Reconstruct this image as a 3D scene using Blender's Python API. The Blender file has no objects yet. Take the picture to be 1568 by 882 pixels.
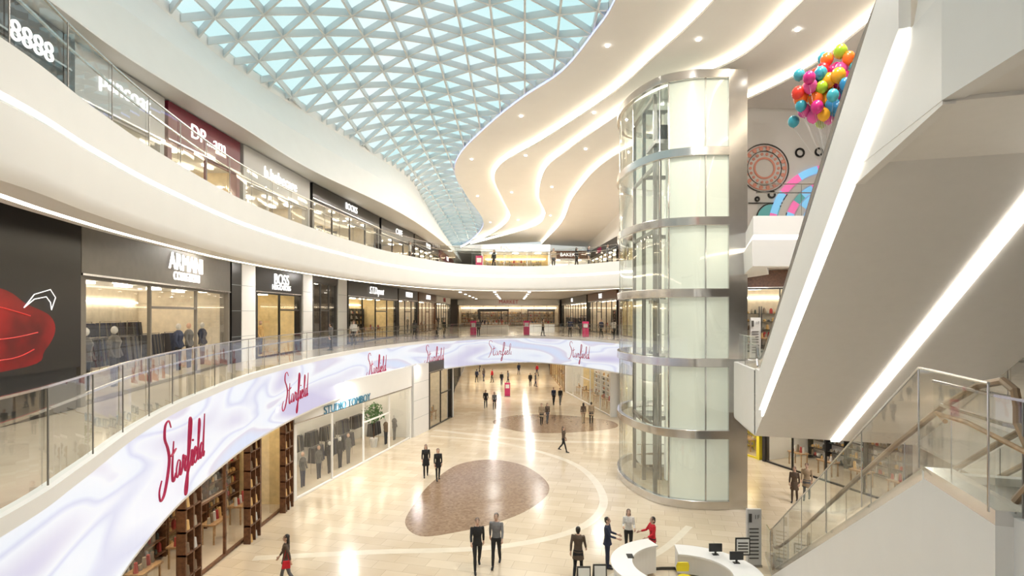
import bpy, math, random
from mathutils import Vector, Matrix, kdtree
from mathutils.geometry import tessellate_polygon
random.seed(7)
SC = bpy.context.scene
LINK = SC.collection.objects.link

# ------------------------------------------------------------------ materials
M = {}
def pmat(name, col, rough=.5, metal=0., em=None, es=0., var=0., scale=4., spec=None):
    m = bpy.data.materials.new(name); m.use_nodes = True
    nt = m.node_tree; b = nt.nodes['Principled BSDF']
    b.inputs['Roughness'].default_value = rough
    b.inputs['Metallic'].default_value = metal
    if spec is not None: b.inputs['Specular IOR Level'].default_value = spec
    c = (col[0], col[1], col[2], 1)
    b.inputs['Base Color'].default_value = c
    if var > 0:
        tc = nt.nodes.new('ShaderNodeTexCoord')
        n = nt.nodes.new('ShaderNodeTexNoise'); n.inputs['Scale'].default_value = scale
        n.inputs['Detail'].default_value = 3
        r = nt.nodes.new('ShaderNodeValToRGB')
        r.color_ramp.elements[0].position = .3; r.color_ramp.elements[1].position = .7
        r.color_ramp.elements[0].color = (col[0]*(1-var), col[1]*(1-var), col[2]*(1-var), 1)
        r.color_ramp.elements[1].color = (min(1, col[0]*(1+var)), min(1, col[1]*(1+var)), min(1, col[2]*(1+var)), 1)
        nt.links.new(tc.outputs['Object'], n.inputs['Vector'])
        nt.links.new(n.outputs['Fac'], r.inputs['Fac'])
        nt.links.new(r.outputs['Color'], b.inputs['Base Color'])
    if em is not None:
        b.inputs['Emission Color'].default_value = (em[0], em[1], em[2], 1)
        b.inputs['Emission Strength'].default_value = es
    M[name] = m
    return m

def glassmat(name, tint=(1, 1, 1), base=.04, refl=.5, rough=.02):
    m = bpy.data.materials.new(name); m.use_nodes = True
    nt = m.node_tree; nt.nodes.clear()
    out = nt.nodes.new('ShaderNodeOutputMaterial')
    mix = nt.nodes.new('ShaderNodeMixShader')
    tr = nt.nodes.new('ShaderNodeBsdfTransparent'); tr.inputs['Color'].default_value = (*tint, 1)
    gl = nt.nodes.new('ShaderNodeBsdfGlossy'); gl.inputs['Roughness'].default_value = rough
    lw = nt.nodes.new('ShaderNodeLayerWeight'); lw.inputs['Blend'].default_value = .25
    mr = nt.nodes.new('ShaderNodeMapRange')
    mr.inputs['To Min'].default_value = base; mr.inputs['To Max'].default_value = refl
    nt.links.new(lw.outputs['Facing'], mr.inputs['Value'])
    nt.links.new(mr.outputs['Result'], mix.inputs['Fac'])
    nt.links.new(tr.outputs['BSDF'], mix.inputs[1]); nt.links.new(gl.outputs['BSDF'], mix.inputs[2])
    nt.links.new(mix.outputs['Shader'], out.inputs['Surface'])
    M[name] = m

pmat('white', (.86, .85, .84), .45, var=.01, scale=1.5)
pmat('ceilwhite', (.85, .83, .81), .55, var=.01, scale=1.)
pmat('soffit', (.92, .90, .88), .5, var=.01)
pmat('cove', (1, .9, .7), .5, em=(1, .86, .64), es=8.5)
pmat('cove_soft', (1, .9, .7), .5, em=(1, .89, .72), es=4.2)
pmat('cove_white', (1, .95, .85), .5, em=(1, .94, .82), es=5)
pmat('shoplight', (1, .9, .75), .5, em=(1, .88, .70), es=12)
pmat('downlight', (1, 1, 1), .5, em=(1, .95, .85), es=15)
pmat('ledblue', (.6, .7, 1), .5, em=(.42, .48, 1), es=1.3)
pmat('steel', (.66, .65, .64), .2, 1., var=.05, scale=2.)
pmat('steel_dark', (.32, .31, .30), .35, .9)
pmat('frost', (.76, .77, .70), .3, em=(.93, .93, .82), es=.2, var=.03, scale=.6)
pmat('black', (.015, .014, .014), .3)
pmat('charcoal', (.06, .055, .05), .4)
pmat('taupe', (.18, .16, .135), .5, var=.05)
pmat('maroon', (.18, .010, .03), .4)
pmat('silver', (.55, .54, .53), .4)
pmat('brownwood', (.14, .06, .028), .4, var=.35, scale=9)
pmat('tanwood', (.42, .26, .13), .4, var=.25, scale=9)
pmat('bronze', (.35, .25, .17), .3, .5)
pmat('shopwarm', (.74, .66, .53), .6, var=.08)
pmat('shopgold', (.80, .65, .36), .6, var=.1)
pmat('shopwhite', (.82, .81, .78), .6)
pmat('shopdark', (.16, .13, .10), .6, var=.2)
pmat('shopyellow', (.9, .75, .05), .6)
pmat('red', (.55, .02, .05), .5)
pmat('logo_red', (.40, .008, .06), .5, em=(.45, .008, .06), es=.15)
pmat('signwhite', (1, 1, 1), .4, em=(1, .98, .95), es=1.3)
pmat('signgrey', (.35, .4, .42), .4)
pmat('signteal', (.03, .17, .28), .4)
pmat('pink', (.50, .03, .12), .5, em=(.5, .03, .12), es=.15)
pmat('skin', (.62, .40, .30), .5)
pmat('hair', (.02, .015, .012), .4)
pmat('lip', (.45, .12, .10), .5)
G = [pmat('g%d' % i, c, .7) for i, c in enumerate([(.02, .02, .025), (.05, .05, .06), (.03, .04, .08), (.13, .125, .12), (.36, .31, .24), (.6, .58, .55), (.2, .14, .09), (.4, .04, .04), (.08, .1, .08), (.65, .42, .17)])]
pmat('plant', (.05, .16, .04), .6, var=.4, scale=20)
for k, c in dict(c_black=(.018, .018, .02), c_grey=(.13, .13, .14), c_navy=(.025, .032, .065), c_brown=(.11, .075, .055), c_red=(.6, .015, .03), c_white=(.7, .69, .67), c_tan=(.36, .27, .18), c_lgrey=(.20, .20, .21)).items():
    pmat(k, c, .8, var=.1, scale=15)
glassmat('glass', (.95, .98, .97), .05, .5)
glassmat('shopglass', (.96, .97, .96), .03, .3)
glassmat('towerglass', (.93, .96, .93), .06, .6)

def skyglass():
    m = bpy.data.materials.new('skylight_glass'); m.use_nodes = True
    nt = m.node_tree; nt.nodes.clear(); L = nt.links.new
    out = nt.nodes.new('ShaderNodeOutputMaterial'); mix = nt.nodes.new('ShaderNodeMixShader')
    tr = nt.nodes.new('ShaderNodeBsdfTransparent'); tl = nt.nodes.new('ShaderNodeBsdfTranslucent')
    tc = nt.nodes.new('ShaderNodeTexCoord'); v = nt.nodes.new('ShaderNodeTexNoise'); v.inputs['Scale'].default_value = .16
    r = nt.nodes.new('ShaderNodeValToRGB')
    r.color_ramp.elements[0].position = .38; r.color_ramp.elements[0].color = (.66, .88, .87, 1)
    r.color_ramp.elements[1].position = .62; r.color_ramp.elements[1].color = (.90, .97, .96, 1)
    L(tc.outputs['Object'], v.inputs['Vector']); L(v.outputs['Fac'], r.inputs['Fac'])
    L(r.outputs['Color'], tr.inputs['Color']); tl.inputs['Color'].default_value = (.85, .95, .95, 1)
    mix.inputs['Fac'].default_value = .2
    L(tr.outputs['BSDF'], mix.inputs[1]); L(tl.outputs['BSDF'], mix.inputs[2]); L(mix.outputs['Shader'], out.inputs['Surface'])
    M['skyglass'] = m
skyglass()

def floormat():
    m = pmat('stone_floor', (.78, .66, .50), .17)
    nt = m.node_tree; L = nt.links.new; b = nt.nodes['Principled BSDF']
    tc = nt.nodes.new('ShaderNodeTexCoord'); mp = nt.nodes.new('ShaderNodeMapping')
    mp.inputs['Rotation'].default_value = (0, 0, .25)
    br = nt.nodes.new('ShaderNodeTexBrick')
    br.inputs['Color1'].default_value = (.73, .63, .49, 1); br.inputs['Color2'].default_value = (.64, .535, .40, 1)
    br.inputs['Mortar'].default_value = (.50, .41, .31, 1)
    br.inputs['Scale'].default_value = 1.0; br.inputs['Mortar Size'].default_value = .008
    br.inputs['Brick Width'].default_value = 1.2; br.inputs['Row Height'].default_value = .6
    n = nt.nodes.new('ShaderNodeTexNoise'); n.inputs['Scale'].default_value = .5; n.inputs['Detail'].default_value = 5
    mx = nt.nodes.new('ShaderNodeMixRGB'); mx.blend_type = 'MULTIPLY'; mx.inputs['Fac'].default_value = .35
    r = nt.nodes.new('ShaderNodeValToRGB'); r.color_ramp.elements[0].position = .35; r.color_ramp.elements[1].position = .65
    r.color_ramp.elements[0].color = (.78, .70, .60, 1); r.color_ramp.elements[1].color = (1, 1, 1, 1)
    L(tc.outputs['Object'], mp.inputs['Vector']); L(mp.outputs['Vector'], br.inputs['Vector'])
    L(tc.outputs['Object'], n.inputs['Vector']); L(n.outputs['Fac'], r.inputs['Fac'])
    L(br.outputs['Color'], mx.inputs[1]); L(r.outputs['Color'], mx.inputs[2]); L(mx.outputs['Color'], b.inputs['Base Color'])
floormat()
pmat('stone_upper', (.64, .55, .43), .14, var=.08, scale=1.)
pmat('stone_pale', (.76, .69, .57), .17, var=.05, scale=2)
def mosaic():
    m = pmat('mosaic', (.30, .2, .13), .2)
    nt = m.node_tree; L = nt.links.new; b = nt.nodes['Principled BSDF']
    tc = nt.nodes.new('ShaderNodeTexCoord'); v = nt.nodes.new('ShaderNodeTexVoronoi'); v.inputs['Scale'].default_value = 9
    r = nt.nodes.new('ShaderNodeValToRGB'); r.color_ramp.elements[0].color = (.22, .135, .08, 1); r.color_ramp.elements[1].color = (.36, .25, .165, 1)
    L(tc.outputs['Object'], v.inputs['Vector']); L(v.outputs['Color'], r.inputs['Fac']); L(r.outputs['Color'], b.inputs['Base Color'])
mosaic()
def ledmat():
    m = bpy.data.materials.new('led_screen'); m.use_nodes = True
    nt = m.node_tree; L = nt.links.new; b = nt.nodes['Principled BSDF']
    uv = nt.nodes.new('ShaderNodeUVMap'); mp = nt.nodes.new('ShaderNodeMapping')
    mp.inputs['Scale'].default_value = (.09, .45, 1); mp.inputs['Rotation'].default_value = (0, 0, .35)
    n = nt.nodes.new('ShaderNodeTexNoise'); n.inputs['Scale'].default_value = 1.3; n.inputs['Detail'].default_value = .5
    n.inputs['Distortion'].default_value = .9
    r = nt.nodes.new('ShaderNodeValToRGB'); e = r.color_ramp.elements
    e[0].position = .28; e[0].color = (.62, .58, .80, 1)
    e[1].position = .74; e[1].color = (.70, .77, .95, 1)
    for p, c in [(.38, (.80, .79, .90, 1)), (.46, (.91, .93, .99, 1)), (.50, (.70, .72, .89, 1)), (.53, (.87, .91, .99, 1)), (.62, (.93, .95, .99, 1)), (.65, (.74, .70, .82, 1))]:
        x = e.new(p); x.color = c
    L(uv.outputs['UV'], mp.inputs['Vector']); L(mp.outputs['Vector'], n.inputs['Vector'])
    L(n.outputs['Fac'], r.inputs['Fac']); L(r.outputs['Color'], b.inputs['Emission Color'])
    b.inputs['Emission Strength'].default_value = .84; b.inputs['Base Color'].default_value = (.05, .05, .05, 1)
    b.inputs['Roughness'].default_value = .4
    M['led'] = m
ledmat()
pmat('car_poster', (.018, .015, .013), .35)

# ------------------------------------------------------------------ mesh builder
class MB:
    def __init__(s): s.v = []; s.f = []; s.m = []; s.mats = []; s.uv = {}
    def mi(s, k):
        if k not in s.mats: s.mats.append(k)
        return s.mats.index(k)
    def add(s, vs, fs, k):
        o = len(s.v); s.v += [tuple(v) for v in vs]; i = s.mi(k)
        for f in fs: s.f.append([o+a for a in f]); s.m.append(i)
    def quad(s, a, b, c, d, k): s.add([a, b, c, d], [(0, 1, 2, 3)], k)
    def hexa(s, p, k): s.add(p, [(0, 3, 2, 1), (4, 5, 6, 7), (0, 1, 5, 4), (1, 2, 6, 5), (2, 3, 7, 6), (3, 0, 4, 7)], k)
    def box(s, x0, x1, y0, y1, z0, z1, k):
        s.hexa([(x0, y0, z0), (x1, y0, z0), (x1, y1, z0), (x0, y1, z0), (x0, y0, z1), (x1, y0, z1), (x1, y1, z1), (x0, y1, z1)], k)
    def fbox(s, P, a0, a1, b0, b1, c0, c1, k):
        s.hexa([P(a0, b0, c0), P(a1, b0, c0), P(a1, b1, c0), P(a0, b1, c0), P(a0, b0, c1), P(a1, b0, c1), P(a1, b1, c1), P(a0, b1, c1)], k)
    def loft(s, pts, rad, k, n=8, caps=True):
        pts = [Vector(p) for p in pts]; N = len(pts); vs = []
        prev = None
        for i, p in enumerate(pts):
            t = (pts[min(i+1, N-1)]-pts[max(i-1, 0)])
            if t.length < 1e-9: t = Vector((0, 0, 1))
            t.normalize()
            if prev is None:
                a = Vector((1, 0, 0)) if abs(t.x) < .8 else Vector((0, 1, 0))
            else: a = prev
            a = (a - t*a.dot(t))
            a.normalize(); prev = a; b = t.cross(a)
            r = rad[i] if isinstance(rad, (list, tuple)) else rad
            rx, ry = r if isinstance(r, tuple) else (r, r)
            for j in range(n):
                th = 2*math.pi*j/n; vs.append(p+a*math.cos(th)*rx+b*math.sin(th)*ry)
        fs = [(i*n+j, i*n+(j+1) % n, (i+1)*n+(j+1) % n, (i+1)*n+j) for i in range(N-1) for j in range(n)]
        if caps: fs += [tuple(range(n))[::-1], tuple((N-1)*n+j for j in range(n))]
        s.add(vs, fs, k)
    def ell(s, c, r, k, nu=10, nv=7):
        vs = [(c[0], c[1], c[2]-r[2])]
        for i in range(1, nv):
            ph = math.pi*i/nv
            for j in range(nu):
                th = 2*math.pi*j/nu
                vs.append((c[0]+r[0]*math.sin(ph)*math.cos(th), c[1]+r[1]*math.sin(ph)*math.sin(th), c[2]-r[2]*math.cos(ph)))
        vs.append((c[0], c[1], c[2]+r[2])); e = len(vs)-1; fs = []
        for j in range(nu): fs.append((0, 1+(j+1) % nu, 1+j)); fs.append((e, 1+(nv-2)*nu+j, 1+(nv-2)*nu+(j+1) % nu))
        for i in range(nv-2):
            for j in range(nu): fs.append((1+i*nu+j, 1+i*nu+(j+1) % nu, 1+(i+1)*nu+(j+1) % nu, 1+(i+1)*nu+j))
        s.add(vs, fs, k)
    def prism(s, poly, z0, z1, k):
        n = len(poly); vs = [(p[0], p[1], z0) for p in poly]+[(p[0], p[1], z1) for p in poly]
        s.add(vs, [tuple(range(n))[::-1], tuple(range(n, 2*n))]+[(i, (i+1) % n, n+(i+1) % n, n+i) for i in range(n)], k)
    def sweep(s, pts, prof, ks, closed=False):
        N = len(pts); nor = []; arc = [0]
        for i in range(N):
            a = pts[(i-1) % N] if (closed or i > 0) else pts[i]
            b = pts[(i+1) % N] if (closed or i < N-1) else pts[i]
            t = Vector((b[0]-a[0], b[1]-a[1])); t.normalize(); nor.append((t.y, -t.x))
            if i: arc.append(arc[-1]+math.dist(pts[i][:2], pts[i-1][:2]))
        R = len(prof); o = len(s.v)
        for i in range(N):
            zz = pts[i][2] if len(pts[i]) > 2 else 0
            for d, z in prof: s.v.append((pts[i][0]+nor[i][0]*d, pts[i][1]+nor[i][1]*d, z+zz))
        for i in range(N if closed else N-1):
            j = (i+1) % N
            for q in range(R-1):
                if ks[q] is None: continue
                s.uv[len(s.f)] = [(arc[i], prof[q][1]), (arc[j] if j else arc[i]+1, prof[q][1]), (arc[j] if j else arc[i]+1, prof[q+1][1]), (arc[i], prof[q+1][1])]
                s.f.append([o+i*R+q, o+j*R+q, o+j*R+q+1, o+i*R+q+1]); s.m.append(s.mi(ks[q]))
    def build(s, name, parent=None, smooth=False, loc=None):
        me = bpy.data.meshes.new(name); me.from_pydata(s.v, [], s.f)
        for k in s.mats: me.materials.append(M[k])
        me.polygons.foreach_set('material_index', s.m)
        if s.uv:
            uvl = me.uv_layers.new(name='UVMap')
            for fi, c in s.uv.items():
                li = me.polygons[fi].loop_start
                for q in range(4): uvl.data[li+q].uv = c[q]
        if smooth: me.polygons.foreach_set('use_smooth', [True]*len(s.f))
        me.update(); ob = bpy.data.objects.new(name, me); LINK(ob)
        if parent: ob.parent = parent
        return ob

def smooth_angle(ob, ang=40):
    me = ob.data
    me.polygons.foreach_set('use_smooth', [True]*len(me.polygons))
    try: me.set_sharp_from_angle(angle=math.radians(ang))
    except Exception: pass

def cr(pts, sub=8):
    out = []; n = len(pts); D = len(pts[0])
    for i in range(n-1):
        p0 = pts[max(i-1, 0)]; p1 = pts[i]; p2 = pts[i+1]; p3 = pts[min(i+2, n-1)]
        for k in range(sub):
            t = k/sub
            out.append(tuple(.5*((2*p1[d])+(-p0[d]+p2[d])*t+(2*p0[d]-5*p1[d]+4*p2[d]-p3[d])*t*t+(-p0[d]+3*p1[d]-3*p2[d]+p3[d])*t**3) for d in range(D)))
    out.append(tuple(pts[-1])); return out
def resample(pts, N):
    a = [0]
    for i in range(1, len(pts)): a.append(a[-1]+math.dist(pts[i], pts[i-1]))
    out = []; j = 0
    for k in range(N):
        t = a[-1]*k/(N-1)
        while j < len(a)-2 and a[j+1] < t: j += 1
        u = (t-a[j])/max(1e-9, a[j+1]-a[j]); out.append(tuple(pts[j][d]*(1-u)+pts[j+1][d]*u for d in range(len(pts[0]))))
    return out

def text(body, origin, n, size, mat, parent=None, ext=.02, shear=0, align='CENTER', name='sign_text', sx=1., off=-.006):
    c = bpy.data.curves.new(name, 'FONT'); c.body = body; c.size = size; c.extrude = ext; c.shear = shear; c.offset = off*size
    c.align_x = align; c.align_y = 'CENTER'; c.materials.append(M[mat])
    ob = bpy.data.objects.new(name, c); LINK(ob)
    n = Vector((n[0], n[1], 0)).normalized(); z = Vector((0, 0, 1)); x = z.cross(n)
    m = Matrix((x, z, n)).transposed().to_4x4(); m.translation = Vector(origin)
    ob.matrix_world = m @ Matrix.Diagonal((sx, 1, 1, 1))
    if parent: ob.parent = parent
    return ob

# ------------------------------------------------------------------ levels / plan
Z2, Z3 = 6.75, 12.6
L2_left = cr([(-4, -1), (-4.6, 2), (-5.43, 5.77), (-6.1, 7.65), (-7.31, 10.7), (-8.37, 14.4), (-9.4, 20.4), (-9.55, 28), (-8.3, 37.5), (-4.7, 46.9), (1, 51.5), (5, 48.6), (8.1, 42.6), (9.8, 38), (10.95, 34.6)], 8)
L2_right = [(10.95, 24.7), (9.9, 24.2), (9.5, 22.2), (9.25, 20.7), (14.24, 19.25), (10.6, 5.9), (5.6, 7.4), (5.3, 6), (5.1, -1)]
L3_left = cr([(-6, -1), (-6.6, 4), (-7.06, 7.5), (-7.7, 9.84), (-8.36, 13), (-8.98, 18.5), (-8.66, 25.4), (-7.35, 33.3), (-4.2, 40.6), (.8, 42.9), (4.8, 41.6), (7.4, 39), (9.6, 36.5), (10.95, 34.6)], 8)
L3_right = [(10.95, 25.2), (9.3, 20.8), (14.5, 20.8), (14, 18), (10.8, 7.6), (5.82, 9.08), (5.0, 6.3), (4.8, 5.1), (4.4, -1)]

def slab(name, hole, ztop, zbot, ktop, kbot, outer=((-20, -3), (26, -3), (26, 100), (-20, 100))):
    mb = MB(); P = [Vector((x, y, 0)) for x, y in outer]; H = [Vector((p[0], p[1], 0)) for p in hole]
    tris = tessellate_polygon([P, H]); A = P+H
    mb.add([(p.x, p.y, ztop) for p in A], tris, ktop); mb.add([(p.x, p.y, zbot) for p in A], tris, kbot)
    return mb.build(name)

mb = MB(); mb.box(-20, 26, -3, 100, -.3, 0, 'stone_floor'); mb.build('floor')
slab('floor_second_level', L2_left+L2_right, Z2, 5.25, 'stone_upper', 'ceilwhite')
slab('floor_third_level', L3_left+L3_right, Z3, 11.5, 'stone_upper', 'ceilwhite')

for nm, b in dict(wall_left=(-20.3, -20, -3.3, 100.3), wall_right=(26, 26.3, -3.3, 100.3), wall_back=(-20, 26, -3.3, -3), wall_far=(-20, 26, 100, 100.3)).items():
    mb = MB(); mb.box(*b, 0, 24, 'white'); mb.build(nm)

# fascias
mb = MB()
mb.sweep(L2_left, [(-.35, 4.33), (0, 4.33), (.03, 4.42)], ['white', 'white'])
mb.sweep(L2_left, [(.03, 4.42), (.03, 6.66)], ['led'])
mb.sweep(L2_left, [(.03, 6.66), (.06, 6.66), (.06, 6.86), (-.12, 6.86), (-.12, 6.7)], ['white']*4)
mb.sweep(L2_left, [(-.35, 4.33), (-.35, 5.3)], ['white'])
led = mb.build('led_display_band')
mb = MB()
pf = [(-.35, 5.3), (-.35, 4.4), (0, 4.35), (.03, 4.45), (.03, 6.86), (-.12, 6.86), (-.12, 6.7)]
mb.sweep([L2_left[-1]]+L2_right[:4], pf, ['white']*6)
mb.sweep(L2_right[4:]+[L2_left[0]], pf, ['white']*6)
mb.build('trim_second_level_edge')
mb = MB()
mb.sweep(L3_left, [(-.9, 11.5), (-.9, 10.82), (-.62, 10.8)], ['ceilwhite']*2)
mb.sweep(L3_left, [(-.62, 10.8), (-.62, 10.9), (-.45, 10.9), (-.45, 10.8)], ['cove_white']*3)
mb.sweep(L3_left, [(-.45, 10.8), (.12, 10.8), (.22, 10.9), (.25, 11.05), (.25, 11.80), (.20, 11.86), (.06, 11.86)], ['white']*6)
mb.sweep(L3_left, [(.06, 11.86), (.0, 11.86), (.0, 12.0)], ['cove_soft']*2)
mb.sweep(L3_left, [(0, 12.0), (.14, 12.0), (.14, 12.72), (-.1, 12.72), (-.1, 12.6)], ['white']*4)
o = mb.build('trim_third_level_edge'); smooth_angle(o, 35)
mb = MB()
mb.sweep([L3_left[-1]]+L3_right[:4], [(-.9, 11.5), (-.9, 10.8), (.2, 10.8), (.25, 11.8), (.06, 11.86), (0, 11.9), (0, 12), (.14, 12), (.14, 12.72), (-.1, 12.72), (-.1, 12.6)], ['white']*4+['cove_soft']*2+['white']*4)
mb.sweep(L3_right[5:], [(-.2, 11.47), (.02, 11.47), (.02, 12.72), (-.1, 12.72), (-.1, 12.6)], ['white']*4)
mb.build('trim_third_level_bridge')

def rail(name, pts, z, h=1.22, joint=1.6):
    mb = MB(); pts = [p[:2] for p in pts]
    mb.sweep(pts, [(-.03, z+.0), (-.03, z+h)], ['glass'])
    mb.sweep(pts, [(-.05, z+h), (-.01, z+h), (-.01, z+h+.03), (-.05, z+h+.03), (-.05, z+h)], ['steel']*4)
    rs = resample(pts, max(2, int(sum(math.dist(pts[i], pts[i+1]) for i in range(len(pts)-1))/joint)+1))
    for p in rs[1:-1]: mb.box(p[0]-.008, p[0]+.008, p[1]-.008, p[1]+.008, z+.02, z+h, 'steel_dark')
    mb.sweep(pts, [(-.14, z+.9), (-.10, z+.9), (-.10, z+.94), (-.14, z+.94), (-.14, z+.9)], ['steel']*4)
    return mb.build(name)
rail('glass_railing', L2_left[8:], Z2+.11)
rail('glass_railing', L3_left[4:], Z3+.12)
rail('glass_railing', [(10.0, 24.0), (9.5, 22.0), (9.3, 20.8)], Z2+.11)
rail('glass_railing', [(5.62, 7.3), (5.3, 6), (5.15, .5)], Z2+.11)
rail('glass_railing', [(9.4, 20.8), (14.4, 20.8)], Z3+.12)
rail('glass_railing', [(14.1, 18.8), (10.7, 6.2)], Z2+.11)

# ------------------------------------------------------------------ undulating ceiling
S = [(4.5, -3, 21.4), (4.5, 5, 21.4), (4.4, 15, 21.4), (4.08, 21.5, 21.4), (3.63, 24, 21.4), (2.55, 27.9, 21.4), (.6, 31.3, 21.4), (-1.45, 35.6, 21.4), (-3.98, 42, 21.35), (-4.9, 46.7, 21.05), (-4.4, 53, 20.45), (-3.3, 62.8, 19.55), (-5.1, 71.7, 18.9), (-8.4, 80.7, 18.4)]
C1 = [(8.2, -3, 21.05), (8.2, 5, 21.05), (8.2, 14, 21.05), (7.8, 20.9, 21.05), (6.67, 25.7, 21.05), (5.33, 30.4, 21.05), (2.1, 37.9, 21.05), (-.72, 42.9, 20.85), (-1.53, 47.1, 20.6), (-.88, 52.4, 20.0), (-.28, 59.2, 19.3), (-2.7, 67, 18.65), (-7.2, 76.2, 18.15)]
C2 = [(11.5, -3, 20.7), (11.5, 5, 20.7), (11.4, 14, 20.7), (10.9, 20.3, 20.7), (10.4, 25, 20.7), (7.5, 29.1, 20.7), (6.1, 32.5, 20.7), (4, 39, 20.7), (2.64, 43.2, 20.4), (2.45, 49.7, 19.75), (3.4, 56.1, 19.1), (1.9, 61.5, 18.6), (-5.4, 70.6, 17.9)]
C3 = [(15, -3, 20.35), (15, 5, 20.35), (14.6, 14, 20.35), (14, 21, 20.35), (13.8, 24.9, 20.35), (12.4, 29.1, 20.35), (7.3, 39, 20.25), (5.5, 48.1, 19.4), (5.2, 56.5, 18.5), (3.7, 67.8, 17.6)]
CO = [(26, -3, 20.3), (26, 25, 20.3), (26, 45, 19.5), (26, 78, 17.7)]
NS = 140
cS, c1, c2, c3, cO = [resample(cr(c, 10), NS) for c in (S, C1, C2, C3, CO)]
def strip(mb, A, B, k, dza=0, dzb=0):
    n = len(A); o = len(mb.v)
    for a, b in zip(A, B): mb.v.append((a[0], a[1], a[2]+dza)); mb.v.append((b[0], b[1], b[2]+dzb))
    i_ = mb.mi(k)
    for i in range(n-1): mb.f.append([o+2*i, o+2*i+1, o+2*i+3, o+2*i+2]); mb.m.append(i_)
mb = MB(); strip(mb, cS, c1, 'ceilwhite', 0, .35); strip(mb, c1, c2, 'ceilwhite', 0, .35); strip(mb, c2, c3, 'ceilwhite', 0, .35); strip(mb, c3, cO, 'ceilwhite')
strip(mb, cS, cS, 'ledblue', .0, .12); strip(mb, cS, cS, 'ceilwhite', .12, .5)
for c in (c1, c2, c3):
    strip(mb, c, c, 'cove', .33, .11); strip(mb, c, c, 'white', .11, 0); strip(mb, c, c, 'white', .36, .33)
mb.box(-20, 26, 76.5, 100, 17.8, 18.6, 'ceilwhite')
ceil = mb.build('ceiling'); smooth_angle(ceil, 30)
mb = MB()
for A, B in ((cS, c1), (c1, c2), (c2, c3)):
    for i in range(30, NS-20, 16):
        f_ = .3
        p = [A[i][d]*(1-f_)+B[i][d]*f_ for d in range(3)]
        mb.loft([(p[0], p[1], p[2]-.06+.35*f_), (p[0], p[1], p[2]-.01+.35*f_)], .08, 'downlight', 8)
mb.build('recessed_downlights')
mb = MB()
for y in range(56, 94, 7):
    for x in (-6, -2, 2):
        mb.loft([(x, y, 11.44), (x, y, 11.47)], .16, 'downlight', 8)
mb.build('recessed_downlights')
mb = MB()
for y in range(56, 94, 7):
    for x in (-4, -1, 2): mb.loft([(x, y, 5.2), (x, y, 5.23)], .16, 'downlight', 8)
mb.build('recessed_downlights')

LIP = [(-9.5, -3, 16.45), (-10, 3, 16.45), (-10.6, 8, 16.45), (-11, 12.8, 16.45), (-11.2, 16.2, 16.45), (-10.8, 21.6, 16.45), (-10.4, 28.3, 16.45), (-8.5, 38.5, 16.45), (-7.6, 48, 16.45), (-7.1, 61.6, 16.45), (-7.4, 80, 16.6)]
SL = [(-11, -3, 20), (-12, 6, 20), (-12.7, 14, 20), (-12.65, 19.1, 20), (-12.4, 24.4, 20), (-10.9, 32.1, 20), (-8.6, 43.7, 20), (-8.7, 54, 19.95), (-8.8, 70, 19.1), (-8.4, 80.7, 18.4)]
lip, sl = resample(cr(LIP, 10), NS), resample(cr(SL, 10), NS)
mb = MB(); mid = [tuple((a[d]+b[d])/2+(.25 if d == 0 else 0) for d in range(3)) for a, b in zip(lip, sl)]
strip(mb, sl, mid, 'white'); strip(mb, mid, lip, 'white')
strip(mb, sl, sl, 'white', 0, .5)
strip(mb, lip, lip, 'white', 0, .06)
back = [(-20, p[1], p[2]) for p in lip]; strip(mb, lip, back, 'ceilwhite')
o = mb.build('ceiling_left_bulkhead'); smooth_angle(o, 30)

# ------------------------------------------------------------------ skylight grid shell
def interp(curve, y, d):
    for i in range(len(curve)-1):
        if curve[i][1] <= y <= curve[i+1][1]:
            u = (y-curve[i][1])/max(1e-9, curve[i+1][1]-curve[i][1]); return curve[i][d]*(1-u)+curve[i+1][d]*u
    return curve[0][d] if y < curve[0][1] else curve[-1][d]
fS, fL = cr(S, 12), cr(SL, 12)
def zf(x, y):
    a, b = interp(fL, y, 0), interp(fS, y, 0); t = min(1, max(0, (x-a)/max(.01, b-a)))
    return interp(fL, y, 2)*(1-t)+interp(fS, y, 2)*t+4*t*(1-t)*min(1.6, (b-a)*.11)+.25
def inside(x, y): return -3 < y < 80.5 and interp(fL, y, 0) <= x <= interp(fS, y, 0)
mb = MB(); sp = 1.75; hh = sp*.866
def member(a, b, w, h, dz=0):
    ina, inb = inside(*a), inside(*b)
    if not ina and not inb: return
    if ina != inb:
        lo, hi = (a, b) if ina else (b, a)
        for _ in range(8):
            mdl = ((lo[0]+hi[0])/2, (lo[1]+hi[1])/2)
            if inside(*mdl): lo = mdl
            else: hi = mdl
        a, b = ((a, lo) if ina else (lo, b))
    A = Vector((a[0], a[1], zf(*a)+dz)); B = Vector((b[0], b[1], zf(*b)+dz)); t = B-A
    if t.length < .05: return
    t.normalize(); n = t.cross(Vector((0, 0, 1))).normalized()*w/2; u = Vector((0, 0, h/2))
    mb.hexa([A-n-u, A+n-u, A+n+u, A-n+u, B-n-u, B+n-u, B+n+u, B-n+u], 'gridwhite')
pmat('gridwhite', (.74, .78, .80), .4)
ca, sa = math.cos(.5), math.sin(.5)
def nd(i, j):
    x = (i+.5*(j % 2))*sp; y = j*hh
    return (x*ca-y*sa, x*sa+y*ca)
for j in range(-60, 66):
    for i in range(-50, 64):
        o = j % 2; p = nd(i, j)
        if not (-17 < p[0] < 9 and -6 < p[1] < 84): continue
        member(p, nd(i+1, j), .09, .32)
        member(p, nd(i+o, j+1), .09, .32)
        member(p, nd(i+o-1, j+1), .09, .32)
ys = [-3+k*1.2 for k in range(70)]
g = []
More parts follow.
